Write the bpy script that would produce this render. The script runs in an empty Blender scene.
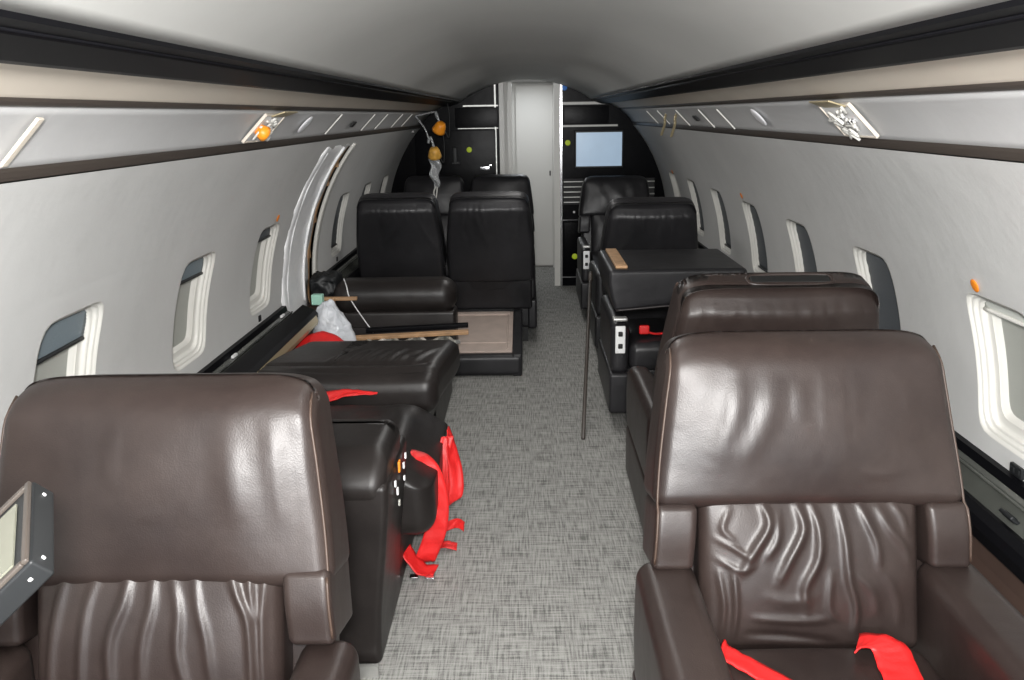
import bpy, bmesh, math, random
from mathutils import Vector, Matrix, noise
PI = math.pi
R = math.radians
scene = bpy.context.scene
COL = scene.collection

# ------------------------------------------------------------------ materials
def mat(name, color, rough=.5, metal=0., bump=0., bscale=60., var=0., vscale=4., coat=0., spec=.5,
        trans=0., emit=None, bdist=.01, detail=4.):
    m = bpy.data.materials.new(name); m.use_nodes = True
    nt = m.node_tree; b = nt.nodes['Principled BSDF']
    b.inputs['Base Color'].default_value = (*color, 1)
    b.inputs['Roughness'].default_value = rough
    b.inputs['Metallic'].default_value = metal
    b.inputs['Specular IOR Level'].default_value = spec
    b.inputs['Coat Weight'].default_value = coat
    b.inputs['Transmission Weight'].default_value = trans
    tc = nt.nodes.new('ShaderNodeTexCoord')
    if var:
        n = nt.nodes.new('ShaderNodeTexNoise'); n.inputs['Scale'].default_value = vscale
        n.inputs['Detail'].default_value = 5
        nt.links.new(tc.outputs['Object'], n.inputs['Vector'])
        r = nt.nodes.new('ShaderNodeValToRGB')
        r.color_ramp.elements[0].position = .3; r.color_ramp.elements[1].position = .72
        r.color_ramp.elements[0].color = (*[c*(1-var) for c in color], 1)
        r.color_ramp.elements[1].color = (*[min(1, c*(1+var)) for c in color], 1)
        nt.links.new(n.outputs['Fac'], r.inputs['Fac'])
        nt.links.new(r.outputs['Color'], b.inputs['Base Color'])
    if bump:
        n = nt.nodes.new('ShaderNodeTexNoise'); n.inputs['Scale'].default_value = bscale
        n.inputs['Detail'].default_value = detail
        nt.links.new(tc.outputs['Object'], n.inputs['Vector'])
        bp = nt.nodes.new('ShaderNodeBump'); bp.inputs['Strength'].default_value = bump
        bp.inputs['Distance'].default_value = bdist
        nt.links.new(n.outputs['Fac'], bp.inputs['Height'])
        nt.links.new(bp.outputs['Normal'], b.inputs['Normal'])
    if emit:
        b.inputs['Emission Color'].default_value = (*emit[0], 1)
        b.inputs['Emission Strength'].default_value = emit[1]
    return m

def leather_mat(name, base, rough, scuff):
    m = mat(name, base, rough, spec=.38)
    nt = m.node_tree; b = nt.nodes['Principled BSDF']
    tc = nt.nodes.new('ShaderNodeTexCoord')
    n = nt.nodes.new('ShaderNodeTexNoise'); n.inputs['Scale'].default_value = 3.2; n.inputs['Detail'].default_value = 7
    n.inputs['Roughness'].default_value = .62
    nt.links.new(tc.outputs['Object'], n.inputs['Vector'])
    r = nt.nodes.new('ShaderNodeValToRGB')
    r.color_ramp.elements[0].position = .3; r.color_ramp.elements[1].position = .78
    r.color_ramp.elements[0].color = (*[c*.8 for c in base], 1)
    r.color_ramp.elements[1].color = (*scuff, 1)
    nt.links.new(n.outputs['Fac'], r.inputs['Fac']); nt.links.new(r.outputs['Color'], b.inputs['Base Color'])
    mr = nt.nodes.new('ShaderNodeMapRange'); mr.inputs['To Min'].default_value = rough-.06; mr.inputs['To Max'].default_value = rough+.1
    nt.links.new(n.outputs['Fac'], mr.inputs['Value']); nt.links.new(mr.outputs['Result'], b.inputs['Roughness'])
    v = nt.nodes.new('ShaderNodeTexVoronoi'); v.inputs['Scale'].default_value = 330
    n2 = nt.nodes.new('ShaderNodeTexNoise'); n2.inputs['Scale'].default_value = 6; n2.inputs['Detail'].default_value = 3
    nt.links.new(tc.outputs['Object'], v.inputs['Vector']); nt.links.new(tc.outputs['Object'], n2.inputs['Vector'])
    b1 = nt.nodes.new('ShaderNodeBump'); b1.inputs['Strength'].default_value = .16; b1.inputs['Distance'].default_value = .001
    b2 = nt.nodes.new('ShaderNodeBump'); b2.inputs['Strength'].default_value = .22; b2.inputs['Distance'].default_value = .02
    nt.links.new(v.outputs['Distance'], b1.inputs['Height']); nt.links.new(n2.outputs['Fac'], b2.inputs['Height'])
    nt.links.new(b2.outputs['Normal'], b1.inputs['Normal']); nt.links.new(b1.outputs['Normal'], b.inputs['Normal'])
    return m

M = {}
M['brown'] = leather_mat('brown_leather', (.019, .0125, .0115), .38, (.037, .026, .0225))
M['black'] = leather_mat('black_leather', (.012, .0118, .0132), .38, (.026, .025, .0275))
M['dark'] = leather_mat('dark_brown_leather', (.011, .0088, .0084), .39, (.024, .0195, .018))
M['pipe'] = mat('worn_piping', (.050, .030, .021), .5)
M['wall'] = mat('wall_vinyl', (.57, .57, .56), .62, bump=.5, bscale=9, bdist=.006, var=.05, vscale=2.2)
M['ceil'] = mat('ceiling_vinyl', (.44, .44, .425), .55, bump=.15, bscale=7, bdist=.005, var=.06, vscale=1.5)
M['psu'] = mat('service_panel_vinyl', (.50, .50, .50), .55, bump=.1, bscale=20, var=.04)
M['cream'] = mat('cream_valance', (.62, .56, .48), .5, var=.04)
M['trim'] = mat('brown_trim', (.055, .045, .038), .45)
M['rail'] = mat('black_gloss_rail', (.004, .004, .005), .42, spec=.07)
M['gloss'] = mat('black_gloss_panel', (.003, .003, .004), .26, spec=.05, bump=.15, bscale=6, var=.3, vscale=3)
M['chrome'] = mat('polished_metal', (.8, .8, .82), .12, metal=1)
M['alu'] = mat('brushed_aluminium', (.55, .55, .53), .4, metal=.7, bump=.2, bscale=40)
M['steel'] = mat('grey_seat_track', (.42, .42, .38), .45, metal=.3, var=.3, vscale=30)
M['plastic'] = mat('white_bezel_plastic', (.66, .65, .61), .35)
M['inner'] = mat('inner_pane_plastic', (.36, .37, .34), .4)
M['shade'] = mat('dark_window_shade', (.085, .095, .105), .55, bump=.5, bscale=160, bdist=.003)
M['shade3'] = mat('blue_grey_window_shade', (.17, .21, .235), .55, bump=.5, bscale=160, bdist=.003)
M['shade2'] = mat('pale_window_shade', (.60, .62, .58), .6)
M['door'] = mat('pale_door_laminate', (.60, .59, .56), .5, bump=.05, bscale=10)
M['white'] = mat('white_painted_metal', (.97, .98, 1.0), .3, bump=.25, bscale=14, bdist=.008, var=.1, vscale=14)
M['wood'] = mat('bare_wood_edge', (.42, .25, .13), .6, var=.25, vscale=20)
M['beige'] = mat('beige_fabric', (.48, .39, .34), .9, bump=.5, bscale=300, bdist=.002, var=.08, vscale=14)
M['red'] = mat('red_webbing', (.66, .015, .015), .5, bump=.4, bscale=120, bdist=.002, var=.12, vscale=9)
M['orange'] = mat('orange_mask_silicone', (.95, .33, .02), .4)
M['amber'] = mat('amber_mask_silicone', (.75, .40, .07), .4, var=.3, vscale=40)
M['osticker'] = mat('orange_sticker', (.95, .28, .02), .5)
M['ledge'] = mat('grey_gloss_ledge', (.060, .063, .056), .22, var=.25, vscale=5)  # black gloss ledge; the wall's reflection is put into this grey-green base
M['ysticker'] = mat('yellow_green_sticker', (.75, .95, .02), .5)
M['bsticker'] = mat('blue_sticker', (.03, .25, .85), .5)
M['pipe_dark'] = mat('dark_piping', (.02, .016, .016), .45)
M['clear'] = mat('clear_plastic_film', (.9, .92, .93), .12, trans=.75, bump=.6, bscale=50)
M['film'] = mat('crumpled_plastic_bag', (.85, .88, .93), .2, trans=.25, bump=.7, bscale=45)
M['brass'] = mat('dull_brass', (.50, .42, .26), .4, metal=.6)
M['teal'] = mat('pale_green_block', (.35, .62, .50), .6)
M['grey'] = mat('dark_grey_plastic', (.012, .013, .014), .45, spec=.3)
M['dblack'] = mat('matt_black', (.006, .006, .006), .6)
M['lcd'] = mat('pale_blue_display', (.30, .40, .50), .22, emit=((.34, .46, .60), .5), var=.12, vscale=4)
M['lcdbeige'] = mat('beige_screen', (.17, .17, .135), .4)
M['panelbrown'] = mat('brown_side_panel', (.075, .045, .035), .55, var=.1, vscale=8)
M['disc'] = mat('vent_disc', (.72, .72, .74), .5)
M['dot'] = mat('white_fastener', (.8, .8, .8), .4)

def carpet():
    m = mat('grey_woven_carpet', (.30, .30, .28), .95, spec=.1)
    nt = m.node_tree; b = nt.nodes['Principled BSDF']; L = nt.links
    tc = nt.nodes.new('ShaderNodeTexCoord')
    out = []
    for sc in ((170, 10, 1), (8, 150, 1)):
        mp = nt.nodes.new('ShaderNodeMapping'); mp.inputs['Scale'].default_value = sc
        n = nt.nodes.new('ShaderNodeTexNoise'); n.inputs['Scale'].default_value = 1; n.inputs['Detail'].default_value = 3
        L.new(tc.outputs['Object'], mp.inputs['Vector']); L.new(mp.outputs['Vector'], n.inputs['Vector']); out.append(n)
    ad = nt.nodes.new('ShaderNodeMath'); ad.operation = 'ADD'
    L.new(out[0].outputs['Fac'], ad.inputs[0]); L.new(out[1].outputs['Fac'], ad.inputs[1])
    n3 = nt.nodes.new('ShaderNodeTexNoise'); n3.inputs['Scale'].default_value = 260
    L.new(tc.outputs['Object'], n3.inputs['Vector'])
    ad2 = nt.nodes.new('ShaderNodeMath'); ad2.operation = 'MULTIPLY_ADD'; ad2.inputs[1].default_value = .35
    L.new(n3.outputs['Fac'], ad2.inputs[0]); L.new(ad.outputs[0], ad2.inputs[2])
    r = nt.nodes.new('ShaderNodeValToRGB')
    r.color_ramp.elements[0].position = .80; r.color_ramp.elements[0].color = (.140, .139, .133, 1)
    r.color_ramp.elements[1].position = 1.0; r.color_ramp.elements[1].color = (.395, .39, .37, 1)
    e = r.color_ramp.elements.new(.98)
    e.color = (.32, .317, .30, 1)
    r.color_ramp.elements[1].position = .97
    mr = nt.nodes.new('ShaderNodeMapRange'); mr.inputs['From Min'].default_value = .75; mr.inputs['From Max'].default_value = 1.6
    L.new(ad2.outputs[0], mr.inputs['Value'])
    r.color_ramp.elements[0].position = .22; r.color_ramp.elements[1].position = .55; r.color_ramp.elements[2].position = .8
    L.new(mr.outputs['Result'], r.inputs['Fac']); L.new(r.outputs['Color'], b.inputs['Base Color'])
    bp = nt.nodes.new('ShaderNodeBump'); bp.inputs['Strength'].default_value = .5; bp.inputs['Distance'].default_value = .003
    L.new(ad2.outputs[0], bp.inputs['Height']); L.new(bp.outputs['Normal'], b.inputs['Normal'])
    return m
M['carpet'] = carpet()

# ------------------------------------------------------------------ mesh helpers
class MB:
    """collects shapes, builds ONE mesh object"""
    def __init__(s): s.v = []; s.f = []; s.sm = []
    def add(s, vs, fs, smooth=True):
        o = len(s.v); s.v += [Vector(v) for v in vs]
        s.f += [tuple(i+o for i in f) for f in fs]; s.sm += [smooth]*len(fs)
        return s
    def box(s, lo, hi, M4=None):
        x0, y0, z0 = lo; x1, y1, z1 = hi
        vs = [Vector(p) for p in ((x0,y0,z0),(x1,y0,z0),(x1,y1,z0),(x0,y1,z0),(x0,y0,z1),(x1,y0,z1),(x1,y1,z1),(x0,y1,z1))]
        if M4: vs = [M4 @ v for v in vs]
        return s.add(vs, [(0,3,2,1),(4,5,6,7),(0,1,5,4),(1,2,6,5),(2,3,7,6),(3,0,4,7)], False)
    def rbox(s, size, r, seg=(6,6,6), fn=None, M4=None, k=4, c=(0,0,0)):
        """rounded box, centre c, corner radius r, k steps round each corner; fn moves a vertex"""
        h = [x/2 for x in size]; r = min(r, min(h)*.999)
        ax = []
        for i in range(3):
            core = h[i]-r
            t = [-h[i] + r*(1-math.cos(j/k*PI/4)/1)*0 for j in range(0)]
            t = [-core - r*math.tan((1-j/k)*PI/4) for j in range(k)]
            n = max(1, seg[i])
            t += [-core + 2*core*j/n for j in range(n+1)]
            t += [core + r*math.tan((j+1)/k*PI/4) for j in range(k)]
            ax.append(t)
        idx = {}; vs = []; fs = []
        N = [len(a)-1 for a in ax]
        def vid(i, j, l):
            key = (i, j, l)
            if key not in idx:
                p = Vector((ax[0][i], ax[1][j], ax[2][l]))
                q = Vector([max(-(h[a]-r), min(h[a]-r, p[a])) for a in range(3)])
                d = p-q
                if d.length > 1e-9: p = q + d.normalized()*r
                p += Vector(c)
                if fn: p = Vector(fn(p))
                if M4: p = M4 @ p
                idx[key] = len(vs); vs.append(p)
            return idx[key]
        for a, b, cc in ((0,1,2), (1,2,0), (2,0,1)):
            for side in (0, 1):
                for i in range(N[a]):
                    for j in range(N[b]):
                        q = []
                        for di, dj in ((0,0),(1,0),(1,1),(0,1)):
                            key = [0,0,0]; key[a] = i+di; key[b] = j+dj; key[cc] = N[cc]*side
                            q.append(vid(*key))
                        fs.append(tuple(q) if side else tuple(reversed(q)))
        return s.add(vs, fs)
    def tube(s, pts, r, n=8, closed=False, cap=True):
        pts = [Vector(p) for p in pts]; m = len(pts); rings = []
        up = None
        for i, p in enumerate(pts):
            a = pts[i-1] if (i > 0 or closed) else p
            b = pts[(i+1) % m] if (i < m-1 or closed) else p
            t = (b-a).normalized()
            if up is None: up = t.orthogonal().normalized()
            up = (up - t*up.dot(t)).normalized(); w = t.cross(up)
            rr = r[i] if isinstance(r, (list, tuple)) else r
            rings.append([p + (up*math.cos(2*PI*k/n) + w*math.sin(2*PI*k/n))*rr for k in range(n)])
        vs = [v for g in rings for v in g]; fs = []
        for i in range(m if closed else m-1):
            for k in range(n):
                a0 = i*n; b0 = ((i+1) % m)*n
                fs.append((a0+k, a0+(k+1) % n, b0+(k+1) % n, b0+k))
        if cap and not closed:
            fs.append(tuple(reversed(range(n)))); fs.append(tuple((m-1)*n+k for k in range(n)))
        return s.add(vs, fs)
    def lathe(s, prof, n=24, M4=None):
        vs = []; fs = []
        for r, z in prof:
            for k in range(n):
                v = Vector((r*math.cos(2*PI*k/n), r*math.sin(2*PI*k/n), z))
                vs.append(M4 @ v if M4 else v)
        for i in range(len(prof)-1):
            for k in range(n):
                fs.append((i*n+k, i*n+(k+1) % n, (i+1)*n+(k+1) % n, (i+1)*n+k))
        fs.append(tuple(reversed(range(n)))); fs.append(tuple((len(prof)-1)*n+k for k in range(n)))
        return s.add(vs, fs)
    def extrude(s, prof, ys, smooth=False, fn=None):
        """closed profile (x,z) swept along y values"""
        n = len(prof); vs = []; fs = []
        for y in ys:
            for (x, z) in prof:
                v = (x, y, z); vs.append(fn(v) if fn else v)
        for i in range(len(ys)-1):
            for k in range(n):
                fs.append((i*n+k, (i+1)*n+k, (i+1)*n+(k+1) % n, i*n+(k+1) % n))
        fs.append(tuple(range(n))); fs.append(tuple(reversed([(len(ys)-1)*n+k for k in range(n)])))
        return s.add(vs, fs, smooth)
    def sheet(s, grid, th, smooth=True):
        """grid of points -> a solid sheet of thickness th (along point normals)"""
        nu = len(grid); nv = len(grid[0]); P = [[Vector(p) for p in row] for row in grid]
        top = []; bot = []
        for i in range(nu):
            for j in range(nv):
                du = P[min(i+1, nu-1)][j]-P[max(i-1, 0)][j]; dv = P[i][min(j+1, nv-1)]-P[i][max(j-1, 0)]
                n = du.cross(dv); n = n.normalized() if n.length > 1e-12 else Vector((0,0,1))
                top.append(P[i][j]+n*th/2); bot.append(P[i][j]-n*th/2)
        o = nu*nv; fs = []
        for i in range(nu-1):
            for j in range(nv-1):
                a, b, c, d = i*nv+j, (i+1)*nv+j, (i+1)*nv+j+1, i*nv+j+1
                fs.append((a, b, c, d)); fs.append((o+a, o+d, o+c, o+b))
        for i in range(nu-1):
            for j in (0, nv-1):
                a, b = i*nv+j, (i+1)*nv+j
                fs.append((a, o+a, o+b, b) if j == 0 else (a, b, o+b, o+a))
        for j in range(nv-1):
            for i in (0, nu-1):
                a, b = i*nv+j, i*nv+j+1
                fs.append((a, b, o+b, o+a) if i == 0 else (a, o+a, o+b, b))
        return s.add(top+bot, fs, smooth)
    def build(s, name, m, parent=None, loc=None):
        me = bpy.data.meshes.new(name)
        me.from_pydata([tuple(v) for v in s.v], [], s.f); me.update()
        me.polygons.foreach_set('use_smooth', s.sm)
        bm = bmesh.new(); bm.from_mesh(me); bmesh.ops.recalc_face_normals(bm, faces=bm.faces); bm.to_mesh(me); bm.free()
        me.materials.append(m if not isinstance(m, str) else M[m])
        o = bpy.data.objects.new(name, me); COL.objects.link(o)
        if parent: o.parent = parent
        if loc: o.location = loc
        return o

def tag(o, label, cat, group=None):
    o['label'] = label; o['category'] = cat
    if group: o['group'] = group
    return o
def struct(o, kind='structure'):
    o['kind'] = kind; return o
def empty(name, loc, rz=0, label=None, cat=None, group=None):
    o = bpy.data.objects.new(name, None); COL.objects.link(o); o.empty_display_size = .1
    o.location = loc; o.rotation_euler = (0, 0, rz)
    if label: tag(o, label, cat, group)
    return o
def ss(a, b, x):
    t = max(0., min(1., (x-a)/(b-a))); return t*t*(3-2*t)
def lerp(a, b, t): return a+(b-a)*t
def catmull(pts, n=8):
    pts = [Vector(p) for p in pts]; out = []
    for i in range(len(pts)-1):
        p0 = pts[max(i-1, 0)]; p1 = pts[i]; p2 = pts[i+1]; p3 = pts[min(i+2, len(pts)-1)]
        for k in range(n):
            t = k/n
            out.append(.5*((2*p1)+(p2-p0)*t+(2*p0-5*p1+4*p2-p3)*t*t+(3*p1-p0-3*p2+p3)*t**3))
    out.append(pts[-1]); return out
def ribbon(mb, pts, side, w, th=.0025, n=8, nw=4, curl=0., seed=0):
    """webbing strap along pts; side = width direction(s)"""
    P = catmull(pts, n); m = len(P)
    if not isinstance(side, list): side = [side]*len(pts)
    S = catmull(side, n); grid = []
    Wd = w if isinstance(w, list) else [w]*len(pts)
    def wat(i):
        q = i/n; k = min(int(q), len(Wd)-2); return Wd[k]+(Wd[k+1]-Wd[k])*(q-k)
    for i, p in enumerate(P):
        s_ = S[i].normalized(); row = []
        t = (P[min(i+1, m-1)]-P[max(i-1, 0)]).normalized(); nn = t.cross(s_)
        for j in range(nw+1):
            u = j/nw-.5
            wob = noise.noise(Vector((i*.35+seed*7.3, u*2.5, seed)))*.006
            row.append(p+s_*u*wat(i)+nn*(wob+curl*(u*u*4-.5)*wat(i)))
        grid.append(row)
    return mb.sheet(grid, th)

# wrinkle fields -----------------------------------------------------------
def seg_d(px, py, ax_, ay, bx, by):
    dx, dy = bx-ax_, by-ay; L = dx*dx+dy*dy
    t = 0 if L == 0 else max(0, min(1, ((px-ax_)*dx+(py-ay)*dy)/L))
    return math.hypot(px-ax_-dx*t, py-ay-dy*t), t
def ridges(lst):
    """lst: (pts[(x,s)...], width, amp) -> function(x,s) height"""
    pre = []
    for pts, w, a in lst:
        q = [(p.x, p.y) for p in catmull([(x, y, 0) for x, y in pts], 5)]
        xs = [c[0] for c in q]; ys = [c[1] for c in q]
        pre.append((q, w, a, min(xs)-3*w, max(xs)+3*w, min(ys)-3*w, max(ys)+3*w))
    def f(x, s):
        h = 0
        for q, w, a, x0, x1, y0, y1 in pre:
            if x < x0 or x > x1 or s < y0 or s > y1: continue
            best = 9; bt = 0; n = len(q)-1
            for i in range(n):
                d, t = seg_d(x, s, *q[i], *q[i+1])
                if d < best: best = d; bt = (i+t)/n
            if best < 3*w: h += a*math.exp(-(best/w)**2)*math.sin(PI*min(.98, max(.06, bt)))**.5
        return h
    return f
def rand_ridges(seed, x0, x1, s0, s1, n, w=.007, a=.005, drift=.05, short=.5):
    rg = random.Random(seed); out = []
    for i in range(n):
        x = lerp(x0, x1, (i+.5+rg.uniform(-.35, .35))/n); L = (s1-s0)*rg.uniform(short, 1)
        top = s1-rg.uniform(0, .1)*(s1-s0) if rg.random() < .75 else s0+L
        d = rg.uniform(-drift, drift)
        pts = [(x, top), (x+d*.3+rg.uniform(-.012, .012), top-L*.35), (x+d*.7+rg.uniform(-.015, .015), top-L*.7), (x+d, top-L)]
        out.append((pts, w*rg.uniform(.7, 1.5), a*rg.uniform(.5, 1.2)*(1 if rg.random() < .8 else -1)))
    return out

# ------------------------------------------------------------------ the cabin shell
FC, FR = .6, 1.245          # centre height and radius of the side lining
def wx(z, out=0.): return math.sqrt(max(0, (FR+out)**2-(z-FC)**2))
def wp(side, y, z, out=0.):
    """point on the side lining at station y, height z, pushed outward"""
    x = wx(z); n = Vector((x, 0, z-FC)).normalized()
    p = Vector((x, y, z))+n*out
    return Vector((side*p.x, p.y, p.z))
Y0, YB, YE = -1.3, 7.85, 8.95
WZ0, WZ1 = .585, 1.125
WT, WB = 1.062, .665
WW = .33
RW = [2.30+.829*k for k in range(-2, 7)]
LW = [2.33-.87*2, 2.33-.87, 2.33, 3.22, 4.09, 5.76, 6.60, 7.44]

def wall(side, fars, hole=None):
    mb = MB(); NV = 12; NS = 10
    pats = [(y-WW/2-.20, y-WW/2+.20) for y in fars]
    ys = []
    segs = []; cur = Y0
    cuts = sorted([(a, b, 'w', (a+b)/2) for a, b in pats] + ([(hole[0], hole[1], 'h', 0)] if hole else []))
    for a, b, k, c in cuts:
        segs.append((cur, a, 's', 0)); segs.append((a, b, k, c)); cur = b
    segs.append((cur, YB, 's', 0))
    zs = [lerp(WZ0, WZ1, i/NV) for i in range(NV+1)]
    top = [lerp(WZ1, 1.425, i/8) for i in range(9)]; bot = [lerp(.50, WZ0, i/3) for i in range(4)]
    def patch(ya, yb, zl, n):
        grid = [[wp(side, lerp(ya, yb, i/n), z) for z in zl] for i in range(n+1)]
        vs = [p for r in grid for p in r]; m = len(zl)
        mb.add(vs, [(i*m+j, (i+1)*m+j, (i+1)*m+j+1, i*m+j+1) for i in range(n) for j in range(m-1)])
    for a, b, k, c in segs:
        if k == 'h':
            patch(a, b, [lerp(1.375, 1.425, i/3) for i in range(4)], NS); continue
        patch(a, b, top, NS); patch(a, b, bot, NS)
        if k == 's': patch(a, b, zs, NS)
        else:
            zc = (WZ0+WZ1)/2
            out = [(lerp(a, b, i/NS), WZ0) for i in range(NS)] + [(b, zs[i]) for i in range(NV)] + \
                  [(lerp(b, a, i/NS), WZ1) for i in range(NS)] + [(a, zs[NV-i]) for i in range(NV)]
            inn = win_loop(c, 0.0, [math.atan2((z-zc)/.27, (y-c)/.2) for y, z in out])
            n = len(out)
            vs = [wp(side, y, z) for y, z in out] + [wp(side, y, z) for y, z in inn]
            mb.add(vs, [(i, (i+1) % n, n+(i+1) % n, n+i) for i in range(n)])
    o = mb.build('wall_right' if side > 0 else 'wall_left', 'wall')
    return struct(o)
def win_loop(yc, inset, angs, zc=(WT+WB)/2, hw=WW/2, hh=(WT-WB)/2):
    a, b = hw-inset, hh-inset; out = []
    p = 7.0
    for t in angs:
        c, s = math.cos(t), math.sin(t)
        k = (abs(c)**p+abs(s)**p)**(-1/p)
        out.append((yc+a*c*k, zc+b*s*k))
    return out
WANG = [2*PI*i/56 for i in range(56)]
def window(idx, side, far, shade):
    yc = far-WW/2
    def ring_strip(mb, rings):
        loops = []
        for inset, out in rings:
            loops.append([wp(side, y, z, out) for y, z in win_loop(yc, inset, WANG)])
        n = len(WANG); vs = [p for l in loops for p in l]
        mb.add(vs, [(i*n+k, i*n+(k+1) % n, (i+1)*n+(k+1) % n, (i+1)*n+k) for i in range(len(loops)-1) for k in range(n)])
    mb = MB()
    ring_strip(mb, [(-.001, .0), (.004, .0005), (.006, .007), (.010, .009), (.013, .008), (.015, .014), (.017, .018), (.021, .020), (.024, .019), (.026, .027), (.028, .032), (.034, .034), (.05, .035)])
    w = mb.build('window_%d' % idx, 'plastic'); struct(w)
    # inner plastic sleeve and pane
    mb = MB(); ring_strip(mb, [(.046, .035), (.050, .040), (.056, .041), (.060, .052), (.075, .055)])
    mb.build('window_sleeve', 'plastic', w)
    mb = MB(); pts = [wp(side, y, z, .052) for y, z in win_loop(yc, .06, WANG)]
    mb.add(pts+[wp(side, yc, (WT+WB)/2, .052)], [(k, (k+1) % 56, 56) for k in range(56)])
    mb.build('window_pane', 'inner', w)
    if shade:
        z0, z1, m = shade
        mb = MB(); gr = []
        for i in range(13):
            y = lerp(yc-WW/2+.030, yc+WW/2-.030, i/12); row = []
            for j in range(19):
                zl = z0[0]+(z0[1]-z0[0])*i/12
                z = lerp(zl, z1, j/18)
                row.append(wp(side, y, z, .031+.0015*(j % 2)))
            gr.append(row)
        mb.sheet(gr, .003)
        s_ = mb.build('window_shade', m, w)
        mb = MB(); mb.tube([wp(side, lerp(yc-WW/2+.045, yc+WW/2-.045, i/8), z0[0]+(z0[1]-z0[0])*i/8, .026) for i in range(9)], .006)
        mb.build('shade_handle', 'plastic' if m == 'shade2' else 'grey', w)
    return w

HOLE = (4.30, 4.97)
wall(1, RW); wall(-1, LW, HOLE)
k = 1
for i, y in enumerate(RW):
    if i < 1: continue
    sh = ((WB+.034,)*2, WT-.032, 'shade') if i in (3, 4, 5, 6, 7) else None
    if i == 2: sh = ((WT-.055,)*2, WT-.032, 'shade2')
    window(k, 1, y, sh); k += 1
for i, y in enumerate(LW):
    if i < 1: continue
    sh = None
    if i == 2: sh = ((.945, .950), WT-.026, 'shade3')
    if i == 3: sh = ((.97, .97), WT-.026, 'shade3')
    if i == 4: sh = ((.99, .99), WT-.026, 'shade')
    if i in (5, 6, 7): sh = ((WB+.05,)*2, WT-.032, 'shade')
    window(k, -1, y, sh); k += 1
# patch the wall for the window patch that has no window object (behind the camera)
for side, y in ((1, RW[0]), (-1, LW[0])):
    mb = MB(); yc = y-WW/2
    pts = [wp(side, a, b) for a, b in win_loop(yc, 0, WANG)]
    mb.add(pts+[wp(side, yc, (WT+WB)/2)], [(q, (q+1) % 56, 56) for q in range(56)])
    struct(mb.build('trim_20', 'plastic'))

# floor
mb = MB(); mb.box((-1.30, Y0, -.03), (1.30, YE+.3, 0)); struct(mb.build('floor', 'carpet'))
# ceiling arch
def arc_sheet(profile, name, m, ys, th=.012):
    mb = MB(); grid = [[Vector((x, y, z)) for x, z in profile] for y in ys]
    mb.sheet(grid, th); return struct(mb.build(name, m))
CEY = [Y0+(YB-Y0)*i/24 for i in range(25)]
CA = math.asin(.562)
arc_sheet([(math.sin(lerp(-CA, CA, i/40))*1.0, .825+math.cos(lerp(-CA, CA, i/40))) for i in range(41)], 'ceiling', 'ceil', CEY)
# black rails, valances, service panels, lower trims
for sd, nm in ((1, 'right'), (-1, 'left')):
    n0 = 1 if sd > 0 else 6
    def q(x, z): return (sd*x, z)
    mb = MB()
    mb.extrude([q(.555, 1.662), q(.560, 1.640), q(.585, 1.634), q(.592, 1.628), q(.655, 1.606), q(.672, 1.604), q(.690, 1.612), q(.690, 1.65), q(.6, 1.68)], [Y0, YB])
    struct(mb.build('trim_%d' % n0, 'rail'))
    mb = MB(); mb.tube([(sd*.587, Y0, 1.633), (sd*.587, YB, 1.633)], .003, 6)
    struct(mb.build('trim_%d' % (n0+1), 'rail'))
    arc_sheet([q(.672, 1.622), q(.70, 1.624), q(.74, 1.607), q(.79, 1.577), q(.812, 1.560)], 'trim_%d' % (n0+2), 'cream', CEY, .01)
    mb = MB(); mb.extrude([q(.797, 1.580), q(.793, 1.567), q(.796, 1.562), q(.803, 1.557), q(.809, 1.555), q(.818, 1.565)], [Y0, YB])
    struct(mb.build('trim_%d' % (n0+3), 'trim'))
    arc_sheet([q(lerp(.818, .930, i/6)+.006*math.sin(PI*i/6), lerp(1.560, 1.445, i/6)+.006*math.sin(PI*i/6)) for i in range(7)], 'trim_%d' % (n0+4), 'psu', CEY, .008)
    mb = MB(); mb.extrude([q(.919, 1.452), q(.921, 1.445), q(.926, 1.435), q(.931, 1.428), q(.955, 1.424), q(.950, 1.46)], [Y0, YB])
    struct(mb.build('trim_%d' % (n0+10), 'trim'))

# side ledges and lower wall panels
def ledge(sd, ya, yb, num):
    def q(x, z): return (sd*x, z)
    mb = MB()
    mb.extrude([q(1.245, .612), q(1.224, .612), q(1.218, .588), q(1.230, .570), q(1.26, .57)], [ya, yb])
    struct(mb.build('trim_%d' % num, 'rail'))
    mb = MB(); mb.extrude([q(1.226, .590), q(1.205, .582), q(1.198, .575), q(1.148, .535), q(1.148, .52), q(1.235, .56)], [ya, yb])
    mb.tube([(sd*1.196, ya, .580), (sd*1.196, yb, .580)], .005, 6)
    struct(mb.build('trim_%d' % (num+1), 'ledge'))
    mb = MB(); mb.extrude([q(1.155, .545), q(1.140, .548), q(1.118, .535), q(1.108, .515), q(1.110, .487), q(1.125, .475), q(1.16, .5)], [ya, yb])
    struct(mb.build('trim_%d' % (num+2), 'rail'))
ledge(1, Y0, YB, 30); ledge(-1, Y0, 4.28, 40); ledge(-1, 5.0, YB, 50)
for sd, nm in ((1, 'right'), (-1, 'left')):
    mb = MB(); mb.extrude([(sd*1.128, .50), (sd*1.135, .42), (sd*1.125, .2), (sd*1.09, 0), (sd*1.12, 0), (sd*1.30, .5)], [Y0, YB])
    struct(mb.build('baseboard_%s' % nm, 'panelbrown'))
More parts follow.
